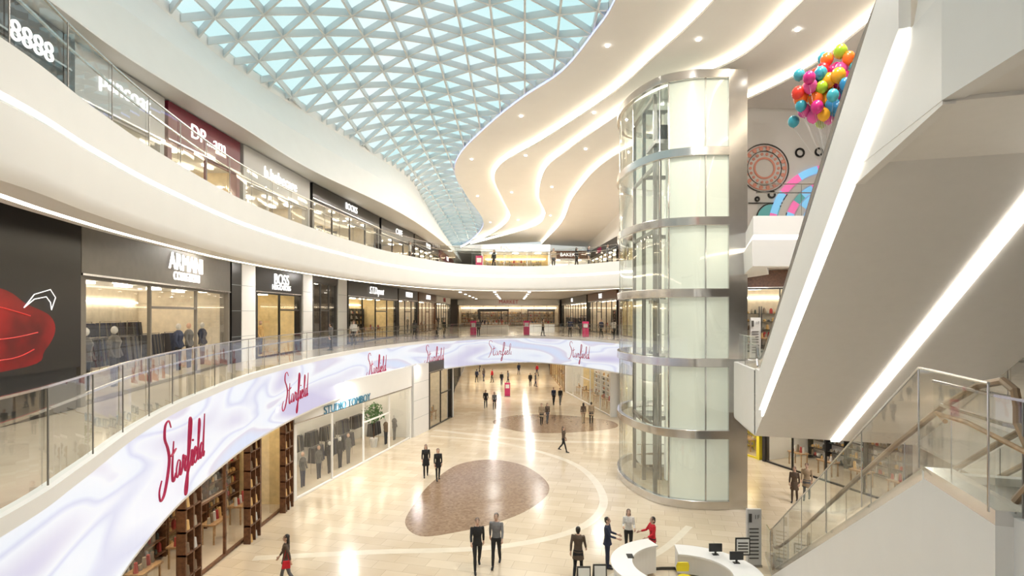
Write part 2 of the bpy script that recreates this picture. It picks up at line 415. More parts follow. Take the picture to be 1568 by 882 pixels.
for y in ys:
    a, b = interp(fL, y, 0), interp(fS, y, 0); g.append([(a+(b-a)*t/8, y, zf(a+(b-a)*t/8, y)+.2) for t in range(9)])
vs = [p for r in g for p in r]
mb.add(vs, [(i*9+j, i*9+j+1, (i+1)*9+j+1, (i+1)*9+j) for i in range(len(ys)-1) for j in range(8)], 'skyglass')
mb.build('skylight')

# ------------------------------------------------------------------ storefronts
def mannequin(mb, P, a, b, k1, k2, z=0.1):
    def q(da, db, c): return P(a+da, b+db, c+z)
    for s_ in (-1, 1):
        mb.loft([q(.09*s_, 0, 0), q(.09*s_, 0, .45), q(.1*s_, 0, .9)], [.05, .065, .09], k2, 6)
        mb.loft([q(.2*s_, 0, 1.4), q(.25*s_, 0, 1.12), q(.24*s_, .1, .88)], [.06, .05, .04], k1, 6)
    mb.loft([q(0, 0, .85), q(0, 0, 1.1), q(0, 0, 1.32), q(0, 0, 1.46), q(0, 0, 1.52)], [.16, .13, .19, .13, .06], k1, 8)
    c = q(0, 0, 1.66); mb.ell(c, (.09, .1, .12), 'c_white' if random.random() < .5 else 'skin', 8, 6)
def garment(mb, P, a, b, c, k):
    mb.hexa([P(a, b-.24, c-.85), P(a+.05, b-.24, c-.85), P(a+.05, b+.24, c-.85), P(a, b+.24, c-.85), P(a, b-.15, c), P(a+.05, b-.15, c), P(a+.05, b+.15, c), P(a, b+.15, c)], k)

def bay(name, p0, p1, z0, H, sh=.9, sign='taupe', frame='charcoal', back='shopwarm', goods='clothes', txt=None, ts=.6, tm='signwhite', mull=2.2, depth=3.6, ref=(0, 25), tpos=.5, sub=None, light='shoplight', shear=0, tz=.52, pal=(0, 1, 2, 3, 3, 4, 6)):
    p0 = Vector(p0); p1 = Vector(p1); e = p1-p0; L = e.length; e.normalize(); n = Vector((e.y, -e.x))
    if n.dot(Vector(ref)-(p0+p1)/2) < 0: n = -n
    def P(a, b, c): q = p0+e*a+n*b; return Vector((q.x, q.y, z0+c))
    mb = MB(); B = mb.fbox; T = H-sh
    B(P, 0, L, -.25, .06, T, H, sign)
    if sh > .6: B(P, 0, L, .06, .09, T, T+.05, 'steel')
    B(P, 0, .22, -.3, .04, 0, T, frame); B(P, L-.22, L, -.3, .04, 0, T, frame)
    B(P, .22, L-.22, -.12, 0, 0.01, .1, frame); B(P, .22, L-.22, -.12, 0, T-.08, T, frame)
    nm = max(1, int(L/mull)); door = nm//2
    for i in range(1, nm): a = L*i/nm; B(P, a-.035, a+.035, -.1, 0, .1, T-.08, frame)
    for i in range(nm):
        a0, a1 = max(.22, L*i/nm), min(L-.22, L*(i+1)/nm)
        if i == door and nm > 1:
            B(P, a0, a1, -.1, 0, 2.4, 2.48, frame); mb.quad(P(a0, -.05, 2.48), P(a1, -.05, 2.48), P(a1, -.05, T-.08), P(a0, -.05, T-.08), 'shopglass')
        else: mb.quad(P(a0, -.05, .1), P(a1, -.05, .1), P(a1, -.05, T-.08), P(a0, -.05, T-.08), 'shopglass')
    D = depth; bk = back
    mb.quad(P(0, -D, 0), P(L, -D, 0), P(L, -D, H), P(0, -D, H), bk)
    mb.quad(P(0, -D, 0), P(0, -.3, 0), P(0, -.3, H), P(0, -D, H), bk); mb.quad(P(L, -D, 0), P(L, -.3, 0), P(L, -.3, H), P(L, -D, H), bk)
    mb.quad(P(0, -D, T+.05), P(L, -D, T+.05), P(L, -.25, T+.05), P(0, -.25, T+.05), bk if back == 'shopdark' else 'shopwhite')
    mb.quad(P(0, -D, .02), P(L, -D, .02), P(L, -.1, .02), P(0, -.1, .02), 'stone_upper')
    k = max(1, int(L/2.2))
    for i in range(k):
        a = L*(i+.5)/k; B(P, a-.35, a+.35, -D*.45-.12, -D*.45+.12, T-.03, T+.03, light); B(P, a-.3, a+.3, -.75, -.6, T-.03, T+.03, light)
    B(P, .3, L-.3, -D+.02, -D+.1, T-.5, T-.44, light)
    if goods == 'clothes':
        a = .7
        while a < L-1.5:
            w = random.uniform(.9, 1.5)
            for bb, c in ((-D+.45, 1.9), (-D*.5, 1.45)):
                if random.random() < .85:
                    B(P, a, a+w, bb-.015, bb+.015, c+.03, c+.06, 'steel'); kk = a+.03; B(P, a, a+.03, bb-.015, bb+.015, 0, c+.05, 'steel'); B(P, a+w-.03, a+w, bb-.015, bb+.015, 0, c+.05, 'steel')
                    col = random.choice(pal)
                    while kk < a+w-.08:
                        garment(mb, P, kk, bb, c, 'g%d' % (random.choice([0, 1, 2, 3, col, col]))); kk += .085
            a += w+.5
        a = .8
        while a < L-.6:
            if not (L*door/nm-.3 < a < L*(door+1)/nm+.3 and nm > 1): mannequin(mb, P, a, -.75, 'g%d' % random.choice(pal), 'g%d' % random.choice([0, 1, 2, 3]))
            a += random.uniform(.9, 1.5)
    else:
        rows = 5
        a = .4
        while a < L-1.0:
            B(P, a, a+.04, -D+.02, -D+.42, 0, 2.7, frame); B(P, a+1.16, a+1.2, -D+.02, -D+.42, 0, 2.7, frame)
            for r in range(rows):
                c = .25+r*.5; B(P, a, a+1.2, -D+.02, -D+.42, c-.03, c, frame); x = a+.08
                while x < a+1.05:
                    w = random.uniform(.08, .25); h_ = random.uniform(.1, .36)
                    mb.loft([P(x+w/2, -D+.22, c), P(x+w/2, -D+.22, c+h_*.7), P(x+w/2, -D+.22, c+h_)], [w*.45, w*.42, w*.2], 'g%d' % random.choice([3, 4, 5, 6, 7, 8, 9, 9, 4]), 6); x += w+.04
            a += 1.3
        a = 1.
        while a < L-1.2:
            B(P, a, a+1.0, -1.5, -.9, .75, .82, 'tanwood')
            for (u, v) in ((a+.05, -1.45), (a+.9, -1.45), (a+.05, -1.0), (a+.9, -1.0)): B(P, u, u+.05, v, v+.05, 0, .75, 'tanwood')
            for q in range(5): mb.loft([P(a+.12+q*.19, -1.2, .82), P(a+.12+q*.19, -1.2, .82+random.uniform(.15, .45))], [.075, .05], 'g%d' % random.choice([4, 5, 6, 7, 9]), 7)
            a += 2.
    ob = mb.build(name)
    if txt:
        q = P(L*tpos, .1, T+sh*tz); text(txt, q, n, ts, tm, ob, shear=shear)
        if sub: text(sub, P(L*tpos, .1, T+sh*(tz-.3)), n, ts*.5, tm, ob)
    return ob
def column(name, p0, p1, z0, H, k='white', d=.5, ref=(0, 25)):
    p0 = Vector(p0); p1 = Vector(p1); e = (p1-p0); L = e.length; e.normalize(); n = Vector((e.y, -e.x))
    if n.dot(Vector(ref)-(p0+p1)/2) < 0: n = -n
    def P(a, b, c): q = p0+e*a+n*b; return Vector((q.x, q.y, z0+c))
    mb = MB(); mb.fbox(P, 0, L, -d, .08, 0, H, k)
    for c in (H*.25, H*.5, H*.75): mb.fbox(P, -.003, L+.003, .08, .084, c, c+.02, 'signgrey')
    return mb.build(name)
H2 = 4.72
mbp = MB()
p0, p1 = Vector((-9.6, 6.0)), Vector((-10.25, 12.8)); e = (p1-p0).normalized(); nn = Vector((e.y, -e.x))
def PB(a, b, c): q = p0+e*a+nn*b; return Vector((q.x, q.y, c))
LB = (p1-p0).length
mbp.fbox(PB, 0, LB, -.3, .1, 7.75, 11.4, 'car_poster'); mbp.fbox(PB, 0, LB, -.3, .0, Z2+.01, 7.75, 'black')
pmat('headlamp', (.7, .7, .7), .2, em=(1, 1, 1), es=.7)
mbp.loft([PB(LB-1.72, .13, 9.12), PB(LB-1.45, .13, 9.4), PB(LB-1.0, .13, 9.52), PB(LB-.85, .13, 9.35), PB(LB-.97, .13, 9.08), PB(LB-1.0, .13, 9.24), PB(LB-1.12, .13, 9.36), PB(LB-1.45, .13, 9.3), PB(LB-1.72, .13, 9.12)], .011, 'headlamp', 6)
pmat('redpaint', (.19, .004, .004), .3, var=.85, scale=.9)
pmat('redline', (.5, .01, .01), .3, em=(.6, .02, .02), es=.3)
rp_ = cr([(2.0, 9.75), (4.43, 9.52), (5.2, 9.2), (5.85, 8.95), (6.0, 8.6), (5.7, 8.2), (5.2, 7.9), (2.0, 7.8)], 5)
mbp.add([PB(a_, .108, z_) for a_, z_ in rp_], [tuple(range(len(rp_)))], 'redpaint')
for ln in ([(3.2, 9.3), (4.4, 9.15), (5.3, 8.95)], [(3.2, 8.55), (4.6, 8.5), (5.5, 8.6)], [(3.4, 8.1), (4.8, 8.1), (5.4, 8.25)]):
    mbp.loft([PB(a_, .112, z_) for a_, z_ in cr(ln, 5)], .012, 'redline', 5)
mbp.build('car_advertising_billboard')
DK = (0, 1, 2, 3)
bay('clothing_storefront', (-10.35, 13.0), (-12.6, 24.2), Z2, H2, 1.55, 'taupe', 'taupe', 'shopwarm', 'clothes', 'ARMANI', .82, tpos=.56, sub='COLLEZIONI', mull=3.6, pal=DK)
column('storefront_column', (-12.62, 24.35), (-12.62, 25.2), Z2, H2, 'black'); column('storefront_column', (-12.62, 25.25), (-12.62, 26.6), Z2, H2, 'white')
bay('menswear_storefront', (-12.62, 26.7), (-12.5, 32.2), Z2, H2, 1.4, 'black', 'black', 'shopgold', 'clothes', 'BOSS', .8, sub='HUGO BOSS', mull=1.9, pal=(0, 1, 9))
column('storefront_column', (-12.48, 32.3), (-12.4, 33.6), Z2, H2, 'white')
bay('glass_storefront', (-12.4, 33.7), (-12.1, 37.6), Z2, H2, .5, 'charcoal', 'charcoal', 'shopdark', 'clothes', None, mull=1.)
column('storefront_column', (-12.1, 37.7), (-12.0, 39.3), Z2, H2, 'white')
bay('accessories_storefront', (-11.95, 39.5), (-11.2, 53), Z2, H2, 1.2, 'black', 'black', 'shopgold', 'shelves', 'S.T.Dupont', .85, shear=.3, mull=3, ref=(3, 42))
bay('boutique_storefront', (-11.15, 53.3), (-10.8, 62), Z2, H2, 1.1, 'charcoal', 'black', 'shopwarm', 'clothes', 'MAISON', .8)
bay('boutique_storefront', (-10.75, 62.5), (-10.4, 74), Z2, H2, 1.0, 'brownwood', 'brownwood', 'shopwarm', 'shelves', 'ATELIER', .8)
bay('boutique_storefront', (-10.35, 74.5), (-10, 88), Z2, H2, 1.0, 'shopwhite', 'charcoal', 'shopwarm', 'clothes', 'LOOK', .8, 'red')
H3 = 3.8
bay('eyewear_storefront', (-11.0, 6.0), (-11.9, 14.6), Z3, H3, .9, 'charcoal', 'charcoal', 'shopdark', 'shelves', '8888', .7, tpos=.84, tz=.1)
bay('kidswear_storefront', (-11.95, 14.8), (-12.0, 18.7), Z3, H3, 1.5, 'silver', 'silver', 'shopwarm', 'clothes', 'pancoat', .72, tz=.6)
bay('toddler_clothing_storefront', (-12.0, 18.9), (-11.85, 23.6), Z3, H3, 1.35, 'maroon', 'maroon', 'shopgold', 'clothes', 'DP...am', .75)
bay('baby_goods_storefront', (-11.8, 23.8), (-11.35, 30.4), Z3, H3, 1.6, 'silver', 'silver', 'shopwarm', 'shelves', 'b.bebecare', .75)
bay('bookshop_storefront', (-11.3, 30.7), (-10.2, 41.6), Z3, H3, .9, 'black', 'black', 'shopwarm', 'shelves', 'BOOKS', .6)
bay('cafe_storefront', (-10.15, 42.0), (-9.1, 50), Z3, H3, 1.2, 'black', 'black', 'shopwarm', 'shelves', 'CAFE', .7)
bay('shoe_storefront', (-9.05, 50.4), (-8.4, 62), Z3, H3, 1., 'charcoal', 'black', 'shopwhite', 'shelves', 'SHOES', .7)
bay('toy_storefront', (-8.4, 62.5), (-8.2, 76), Z3, H3, 1., 'maroon', 'silver', 'shopwhite', 'shelves', 'TOYS', .7)
H1 = 5.2
bay('homeware_storefront', (-10.75, 12.0), (-10.5, 25.6), 0, H1, .8, 'brownwood', 'brownwood', 'shopgold', 'shelves', None, mull=2.7, depth=2.6)
mb = MB()
for y0 in (17.0, 21.2, 24.5):
    for k in range(6):
        z = .0+k*.72
        mb.box(-10.46, -10.2, y0, y0+.05, z, z+.72, 'brownwood'); mb.box(-10.46, -10.2, y0+.42, y0+.47, z, z+.72, 'brownwood'); mb.box(-10.46, -10.2, y0+.84, y0+.9, z, z+.72, 'brownwood')
        mb.box(-10.46, -10.2, y0, y0+.9, z+.66, z+.72, 'brownwood')
        mb.box(-10.44, -10.40, y0+.05, y0+.84, z, z+.66, 'tanwood')
        for q in (.15, .55): mb.loft([(-10.31, y0+q+.08, z), (-10.31, y0+q+.08, z+.3)], [.1, .07], 'g%d' % random.choice([4, 6, 9, 5]), 8)
mb.box(-10.5, -10.15, 16.9, 25.5, 4.32, 4.5, 'brownwood')
mb.build('wooden_lattice_shelving')
bay('womenswear_storefront', (-10.45, 26.0), (-7.3, 39.3), 0, H1, 1.5, 'white', 'white', 'shopwhite', 'clothes', 'STUDIO TOMBOY', .62, 'signteal', mull=3.2, ref=(2, 35), tz=.14, tpos=.36)
column('storefront_column', (-7.2, 39.5), (-6.5, 42.0), 0, H1, 'white', ref=(2, 35))
bay('perfume_storefront', (-6.45, 42.1), (-5.2, 47.2), 0, H1, .8, 'charcoal', 'black', 'shopwarm', 'shelves', None, ref=(2, 40))
column('storefront_column', (-5.15, 47.3), (-5.5, 49), 0, H1, 'white', ref=(2, 48))
bay('jewellery_storefront', (-5.6, 49.2), (-6.6, 62), 0, H1, .8, 'brownwood', 'black', 'shopgold', 'shelves', None, ref=(1, 55))
bay('bag_storefront', (-6.7, 62.4), (-7.4, 78), 0, H1, .8, 'shopwhite', 'charcoal', 'shopwarm', 'shelves', 'BAGS', .7, 'red', ref=(1, 70))
bay('sports_storefront', (-7.4, 78.4), (-8, 97), 0, H1, .8, 'silver', 'silver', 'shopgold', 'clothes', 'SPORT', .7, ref=(1, 88))
bay('department_store_entrance', (-8, 98.5), (6.4, 98.5), 0, H1, .8, 'shopwhite', 'bronze', 'shopgold', 'clothes', None, depth=1.2)
bay('department_store_entrance', (-9.5, 95), (8.3, 95), Z2, H2, 1., 'shopwhite', 'bronze', 'shopwarm', 'shelves', 'MARKET', .9, 'red')
bay('cosmetics_storefront', (8.6, 47.2), (6.1, 62.3), 0, H1, .8, 'white', 'shopwhite', 'shopwhite', 'shelves', None, mull=3, ref=(0, 52))
bay('stationery_storefront', (6.0, 62.6), (5.6, 80), 0, H1, .8, 'shopwhite', 'tanwood', 'shopgold', 'shelves', None, ref=(0, 70))
bay('giftware_storefront', (5.6, 80.3), (6.5, 97), 0, H1, .8, 'charcoal', 'charcoal', 'shopwarm', 'clothes', None, ref=(0, 88))
bay('toy_storefront', (13.6, 38.0), (9.4, 46.2), 0, H1, .8, 'shopwhite', 'shopwhite', 'shopwhite', 'shelves', None, ref=(5, 35), depth=2.)
bay('shoe_storefront', (15.3, 33.2), (18.2, 25.0), 0, H1, 1.6, 'white', 'black', 'shopwhite', 'shelves', None, ref=(8, 25), mull=1.8)
bay('toy_display_storefront', (13.9, 36.8), (15.2, 33.4), 0, H1, 1.6, 'shopyellow', 'shopyellow', 'shopyellow', 'shelves', None, ref=(8, 25), depth=2)
bay('cafe_storefront', (12.9, 32), (20, 29), Z2, H2, 1.0, 'brownwood', 'black', 'shopwarm', 'shelves', None, ref=(12, 20))
bay('jewellery_storefront', (12.6, 41), (10.8, 55), Z2, H2, 1.0, 'black', 'brownwood', 'shopgold', 'shelves', 'OMEGA', .8, ref=(0, 45))
bay('watch_storefront', (10.7, 55.4), (9.8, 70), Z2, H2, 1.0, 'brownwood', 'black', 'shopwarm', 'shelves', 'TIME', .8, ref=(0, 60))
bay('bag_storefront', (9.7, 70.4), (8.6, 94), Z2, H2, 1.0, 'charcoal', 'black', 'shopwarm', 'clothes', 'BAG', .8, ref=(0, 80))
bay('restaurant_storefront', (12.2, 42), (10.6, 54), Z3, 4.1, 1.0, 'brownwood', 'brownwood', 'shopgold', 'shelves', 'GRILL', .8, ref=(0, 45))
bay('restaurant_storefront', (10.5, 54.4), (9.6, 70), Z3, 4.1, 1.0, 'charcoal', 'black', 'shopwarm', 'shelves', 'SUSHI', .8, 'pink', ref=(0, 60))
mb = MB(); mb.prism([(12.2, 41.8), (25.9, 41.8), (25.9, 98), (9.0, 98), (9.5, 70), (10.6, 54)], Z3+4.12, 19.4, 'white'); mb.build('bulkhead_right')
bay('food_court_counter', (-3.4, 60), (4.2, 60), Z3, 4.0, .8, 'shopwhite', 'silver', 'shopgold', 'shelves', 'FOOD HALL', .6, 'signgrey', ref=(0, 40))
bay('bakery_storefront', (4.3, 66), (9.5, 66), Z3, 4.0, 1., 'brownwood', 'white', 'shopwhite', 'shelves', 'BAKERY', .6, ref=(0, 40))

mb = MB(); mb.box(12.85, 26, 30, 30.3, Z3, 20.6, 'ceilwhite')
pmat('salmon', (.85, .38, .29), .6); pmat('teal', (.15, .45, .45), .5, em=(.15, .55, .55), es=.25); pmat('neonpink', (.95, .2, .5), .5, em=(1, .2, .5), es=.45); pmat('neonblue', (.25, .62, 1), .5, em=(.25, .62, 1), es=.5)
pmat('orange', (.9, .35, .05), .5, em=(.9, .35, .05), es=.3)
def ring(mb, x, z, r, w, k, y=29.97, a0=0, a1=2*math.pi, n=40):
    ks = k if isinstance(k, (list, tuple)) else [k]
    for i in range(n):
        t0 = a0+(a1-a0)*i/n; t1 = a0+(a1-a0)*(i+1)/n
        mb.hexa([(x+(r-w)*math.cos(t), yy, z+(r-w)*math.sin(t)) if q == 0 else (x+r*math.cos(t), yy, z+r*math.sin(t)) for yy in (y, y-.04) for (t, q) in ((t0, 0), (t0, 1), (t1, 1), (t1, 0))], ks[(i*len(ks)*3//n) % len(ks)])
ring(mb, 13.9, 17.0, 1.35, .05, 'charcoal'); ring(mb, 13.9, 17.0, 1.22, .05, 'salmon'); ring(mb, 13.9, 17, .95, .03, 'charcoal'); ring(mb, 13.9, 17., .6, .1, 'salmon')
for i in range(18):
    t = i*math.tau/18; ring(mb, 13.9+1.07*math.cos(t), 17+1.07*math.sin(t), .11, .11, 'salmon', n=8); ring(mb, 13.9+.78*math.cos(t), 17+.78*math.sin(t), .08, .08, 'salmon', n=8)
for x, z, r in ((15.85, 17.85, .27), (16.9, 17.9, .24), (14.3, 15.55, .22), (14.9, 15.5, .26), (13.5, 15.3, .15)): ring(mb, x, z, r, .1, 'black', n=20)
ring(mb, 14.3, 14.2, .8, .8, 'teal', a0=0, a1=math.pi); ring(mb, 14.3, 14.2, .88, .06, 'black', a0=0, a1=math.pi, y=29.95)
for i, k in enumerate([['neonblue', 'neonpink'], ['ceilwhite'], ['neonpink', 'neonblue', 'teal'], ['ceilwhite', 'neonblue'], ['neonblue', 'neonpink'], ['orange', 'neonpink'], ['neonblue', 'ceilwhite']]): ring(mb, 17.6, 13.7, 3.5-i*.45, .38, k, y=29.93, a0=math.radians(60), a1=math.radians(185))
mb.box(13, 15.0, 29.9, 29.95, 15.05, 15.1, 'black')
mb.build('wall_mural')

# ------------------------------------------------------------------ glass lift tower
half = cr([(9.95, 25), (8.9, 25.0), (8.1, 25.15), (7.0, 25.8), (6.25, 27.4), (5.95, 29.5), (6.25, 31.6), (7.0, 33.2), (8.1, 33.85), (8.9, 34), (9.95, 34)], 6)
mb = MB()
rz = [0, 3.24, 6.54, 9.75, 13.05, 16.26, 19.80]
for z in rz:
    mb.sweep(half, [(.1, z), (-.10, z), (-.12, z+.02), (-.12, z+.38), (-.10, z+.40), (.1, z+.40), (.1, z)], ['steel']*6)
for i in range(6):
    z0, z1 = rz[i]+.38, rz[i+1]
    mb.sweep(half, [(0, z0), (0, z1)], ['towerglass'])
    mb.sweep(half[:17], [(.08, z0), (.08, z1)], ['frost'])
    for p in (half[6], half[16]): mb.box(p[0]-.02, p[0]+.02, p[1]-.03, p[1]+.1, z0, z1, 'steel')
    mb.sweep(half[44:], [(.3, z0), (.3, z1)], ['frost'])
for i in range(18, 60, 7): mb.box(half[i][0]-.012, half[i][0]+.012, half[i][1]-.012, half[i][1]+.012, 0.01, 20, 'steel')
mb.box(9.95, 10.8, 24.95, 34.05, 0, 20.2, 'steel')
mb.box(9.6, 9.95, 25.3, 33.7, 0, 19.8, 'frost')
mb.box(8.3, 9.6, 29.3, 29.7, 0, 19.8, 'frost')
for (x, y) in ((7.15, 27.2), (7.15, 29.5), (7.15, 31.8), (8.0, 29.5)):
    mb.box(x-.09, x+.09, y-.09, y+.09, 0, 19.8, 'steel_dark')
for z in rz[1:]:
    mb.box(7.1, 9.7, 29.42, 29.58, z, z+.2, 'steel_dark'); mb.box(7.08, 7.22, 27.2, 31.8, z, z+.18, 'steel_dark')
mb.box(7.0, 9.7, 26.5, 28.4, 17.3, 17.5, 'steel_dark'); mb.box(7.3, 8.2, 26.8, 27.6, 17.5, 18.3, 'charcoal')
mb.loft([(7.2, 27.2, 17.5), (9.3, 28.6, 19.4)], .09, 'steel_dark', 6)
for (yc, zc) in ((27.6, 6.9), (31.5, .4)):
    mb.box(7.2, 9.5, yc-1.05, yc+1.05, zc, zc+.15, 'steel'); mb.box(7.2, 9.5, yc-1.05, yc+1.05, zc+2.6, zc+2.8, 'steel')
    for (u, v) in ((7.25, yc-1), (7.25, yc+.95), (9.4, yc-1), (9.4, yc+.95)): mb.box(u, u+.06, v, v+.06, zc, zc+2.6, 'steel')
    mb.box(7.25, 9.45, yc-.04, yc-.0, zc+1., zc+1.05, 'steel')
for x, y in ((9.5, 26), (9.5, 33)): mb.box(x-.05, x, y-.05, y+.05, .5, 19.5, 'cove_white')
mb.prism([(p[0], p[1]) for p in half], 20.21, 20.26, 'glass')
lift = mb.build('glass_elevator_tower'); smooth_angle(lift, 35)

# ------------------------------------------------------------------ escalators
U = Vector((-.283, -.959)); NN = Vector((.959, -.283))
def escalator(O, lanes, path, bodybot, stripgap=False, under='soffit', run=(0, 10), z0=0, z1=6, hr='steel_dark'):
    O = Vector(O)
    def P(s_, w, z): q = O+U*s_+NN*w; return Vector((q.x, q.y, z))
    mb = MB()
    top = path
    for (w0, w1) in lanes:
        poly = [(s_, z) for s_, z in top]+[(s_, z) for s_, z in bodybot[::-1]]
        n = len(poly)
        vs = [P(s_, w0, z) for s_, z in poly]+[P(s_, w1, z) for s_, z in poly]
        nt_ = len(top)
        mb.add(vs, [tuple(range(n)), tuple(range(n, 2*n))[::-1]], 'white')
        mb.add(vs, [(i, n+i, n+i+1, i+1) for i in range(nt_-1)], 'steel_dark')
        mb.add(vs, [(i, n+i, n+(i+1) % n, (i+1) % n) for i in range(nt_-1, n)], under)
        wc = (w0+w1)/2
        for (a, b) in ((w0, wc-.52), (wc+.52, w1)):
            for i in range(len(top)-1):
                (s0, za), (s1, zb) = top[i], top[i+1]
                mb.hexa([P(s0, a, za), P(s0, b, za), P(s1, b, zb), P(s1, a, zb), P(s0, a, za+.16), P(s0, b, za+.16), P(s1, b, zb+.16), P(s1, a, zb+.16)], 'steel' if b-a < .5 else 'white')
        ns = int((z1-z0)/.225)
        for i in range(ns):
            s0 = run[0]+(run[1]-run[0])*i/ns; s1 = run[0]+(run[1]-run[0])*(i+1)/ns; z = z0+(z1-z0)*(i+1)/ns
            mb.hexa([P(s0, wc-.5, z-.2), P(s0, wc+.5, z-.2), P(s1, wc+.5, z-.2), P(s1, wc-.5, z-.2), P(s0, wc-.5, z), P(s0, wc+.5, z), P(s1, wc+.5, z), P(s1, wc-.5, z)], 'steel_dark')
        for w in (wc-.62, wc+.62, ) if not stripgap else (w0+.08, wc+.62):
            for i in range(len(top)-1):
                (s0, za), (s1, zb) = top[i], top[i+1]
                mb.quad(P(s0, w, za+.16), P(s1, w, zb+.16), P(s1, w, zb+.95), P(s0, w, za+.95), 'glass')
            pts = cr([(s_, z+1.0) for s_, z in top], 6)
            (sa_, za), (sb_, zb) = top[0], top[-1]
            pts = [(sa_+.1, za+.25), (sa_-.15, za+.5), (sa_-.12, za+.85)]+pts+[(sb_+.12, zb+.85), (sb_+.15, zb+.5), (sb_-.1, zb+.25)]
            mb.loft([P(a, w, b) for a, b in pts], .045, hr, 8)
            L_ = sb_-sa_
            for q in range(1, int(L_/1.5)):
                s_ = sa_+q*1.5
                for i in range(len(top)-1):
                    if top[i][0] <= s_ <= top[i+1][0]:
                        u = (s_-top[i][0])/(top[i+1][0]-top[i][0]); z = top[i][1]*(1-u)+top[i+1][1]*u
                        mb.loft([P(s_, w, z+.16), P(s_, w, z+.95)], .008, 'steel', 4)
    return mb, P
topU = [(-2.8, 6.76), (-.95, 6.76), (9.07, 12.6), (12.2, 12.6)]
botU = [(-2.8, 4.35), (9.5, 11.45), (12.2, 11.45)]
mb, P = escalator((8.45, 18), [(0, 2.54), (2.86, 5.2)], topU, botU, True, 'soffit', (-.95, 9.07), 6.75, 12.6)
def zs(s_): return 4.35+(s_+2.8)*(11.45-4.35)/12.3
def slope_box(w0, w1, a, b, d0, d1, k):
    mb.hexa([P(a, w0, zs(a)+d0), P(a, w1, zs(a)+d0), P(b, w1, zs(b)+d0), P(b, w0, zs(b)+d0), P(a, w0, zs(a)+d1), P(a, w1, zs(a)+d1), P(b, w1, zs(b)+d1), P(b, w0, zs(b)+d1)], k)
slope_box(2.56, 2.84, -2.8, 9.5, -.05, .1, 'cove_white')
mb.hexa([P(9.5, 2.56, 11.40), P(9.5, 2.84, 11.40), P(12.2, 2.84, 11.40), P(12.2, 2.56, 11.40), P(9.5, 2.56, 11.55), P(9.5, 2.84, 11.55), P(12.2, 2.84, 11.55), P(12.2, 2.56, 11.55)], 'cove_white')
a, b = -.9, 11.3
za, zb = zs(a), zs(a)+.584*(b-a)
mb.hexa([P(a, -.05, za-.02), P(a, 0, za-.02), P(b, 0, zb-.02), P(b, -.05, zb-.02), P(a, -.05, za+.18), P(a, 0, za+.18), P(b, 0, zb+.18), P(b, -.05, zb+.18)], 'cove_white')
mb.hexa([P(a, -.14, za+.2), P(a, 0, za+.2), P(b, 0, zb+.2), P(b, -.14, zb+.2), P(a, -.14, 6.95), P(a, 0, 6.95), P(b, 0, zb+1.5), P(b, -.14, zb+1.5)], 'white')
poly = [(9.0, 11.2), (12.2, 11.42), (12.2, 14.2), (11.3, zb-.03)]
vs = [P(s_, -.01, z) for s_, z in poly]+[P(s_, .12, z) for s_, z in poly]
mb.add(vs, [(0, 1, 2, 3), (7, 6, 5, 4), (0, 1, 5, 4), (1, 2, 6, 5), (2, 3, 7, 6), (3, 0, 4, 7)], 'soffit')
mb.build('escalator')
topL = [(-1.6, .03), (0, .05), (11.7, 6.76), (13.4, 6.76)]
botL = [(-1.6, 0.005), (1.9, 0.005), (11.9, 5.5), (13.4, 5.5)]
mb, P = escalator((8.9, 18.6), [(0, 1.7), (2.0, 3.7)], topL, botL, False, 'white', (0, 11.7), 0, 6.75, hr='bronze')
gp = [(-.8, .1), (0, .2), (2.34, 1.54), (4.68, 2.88), (7.02, 4.22), (9.36, 5.57), (11.7, 6.9), (13.4, 6.9)]
for (s0, g0), (s1, g1) in zip(gp[:-1], gp[1:]):
    mb.quad(P(s0, -.06, g0), P(s1, -.06, g1), P(s1, -.06, g1+1.35), P(s0, -.06, g0+1.35), 'glass')
    mb.loft([P(s1, -.06, g1), P(s1, -.06, g1+1.35)], .012, 'steel', 5)
    mb.loft([P(s0, -.06, g0+1.36), P(s1, -.06, g1+1.36)], .018, 'steel', 6)
mb.loft([P(12.3, -.0, 7.65), P(12.0, .02, 7.7), P(12.6, .1, 7.7), P(14.3, .15, 7.55)], .03, 'tanwood', 8)
mb.build('escalator')

# ------------------------------------------------------------------ floor inlays
def blob(name, pts, k, z=.006):
    c = cr([pts[-1]]+pts+[pts[0], pts[1]], 6)[6:-6]
    mb = MB(); mb.prism(c[:-1] if math.dist(c[0], c[-1]) < .01 else c, .0005, z, k); return mb.build(name)
b1 = [(-4.6, 23.4), (-4.6, 25.9), (-4.3, 28.8), (-3.26, 32.3), (-1.36, 33.5), (.6, 32.3), (1.75, 29.6), (1.83, 27.3), (.78, 25), (-.67, 23.4), (-2.26, 22.4), (-3.7, 22.0)]
blob('mosaic_floor_inlay', b1, 'mosaic')
blob('mosaic_floor_inlay', [(-1.6, 45.2), (.35, 48), (3.8, 48.3), (8, 46), (8.1, 42.8), (3.7, 41), (.3, 41.7)], 'mosaic')
mb = MB()
for pts, w in ((cr([(-9.5, 20), (-5.5, 20.5), (-.5, 21), (3, 23), (4.5, 27), (3.5, 33), (-1, 38), (-6, 40)], 8), .4), (cr([(-6.5, 17), (0, 16.5), (5, 20), (7.5, 23)], 8), .3), (cr([(-6, 42), (2, 38.5), (10, 38)], 8), .6)):
    mb.sweep(pts, [(-w/2, .003), (w/2, .003)], ['stone_pale'])
mb.build('pale_stone_floor_bands')

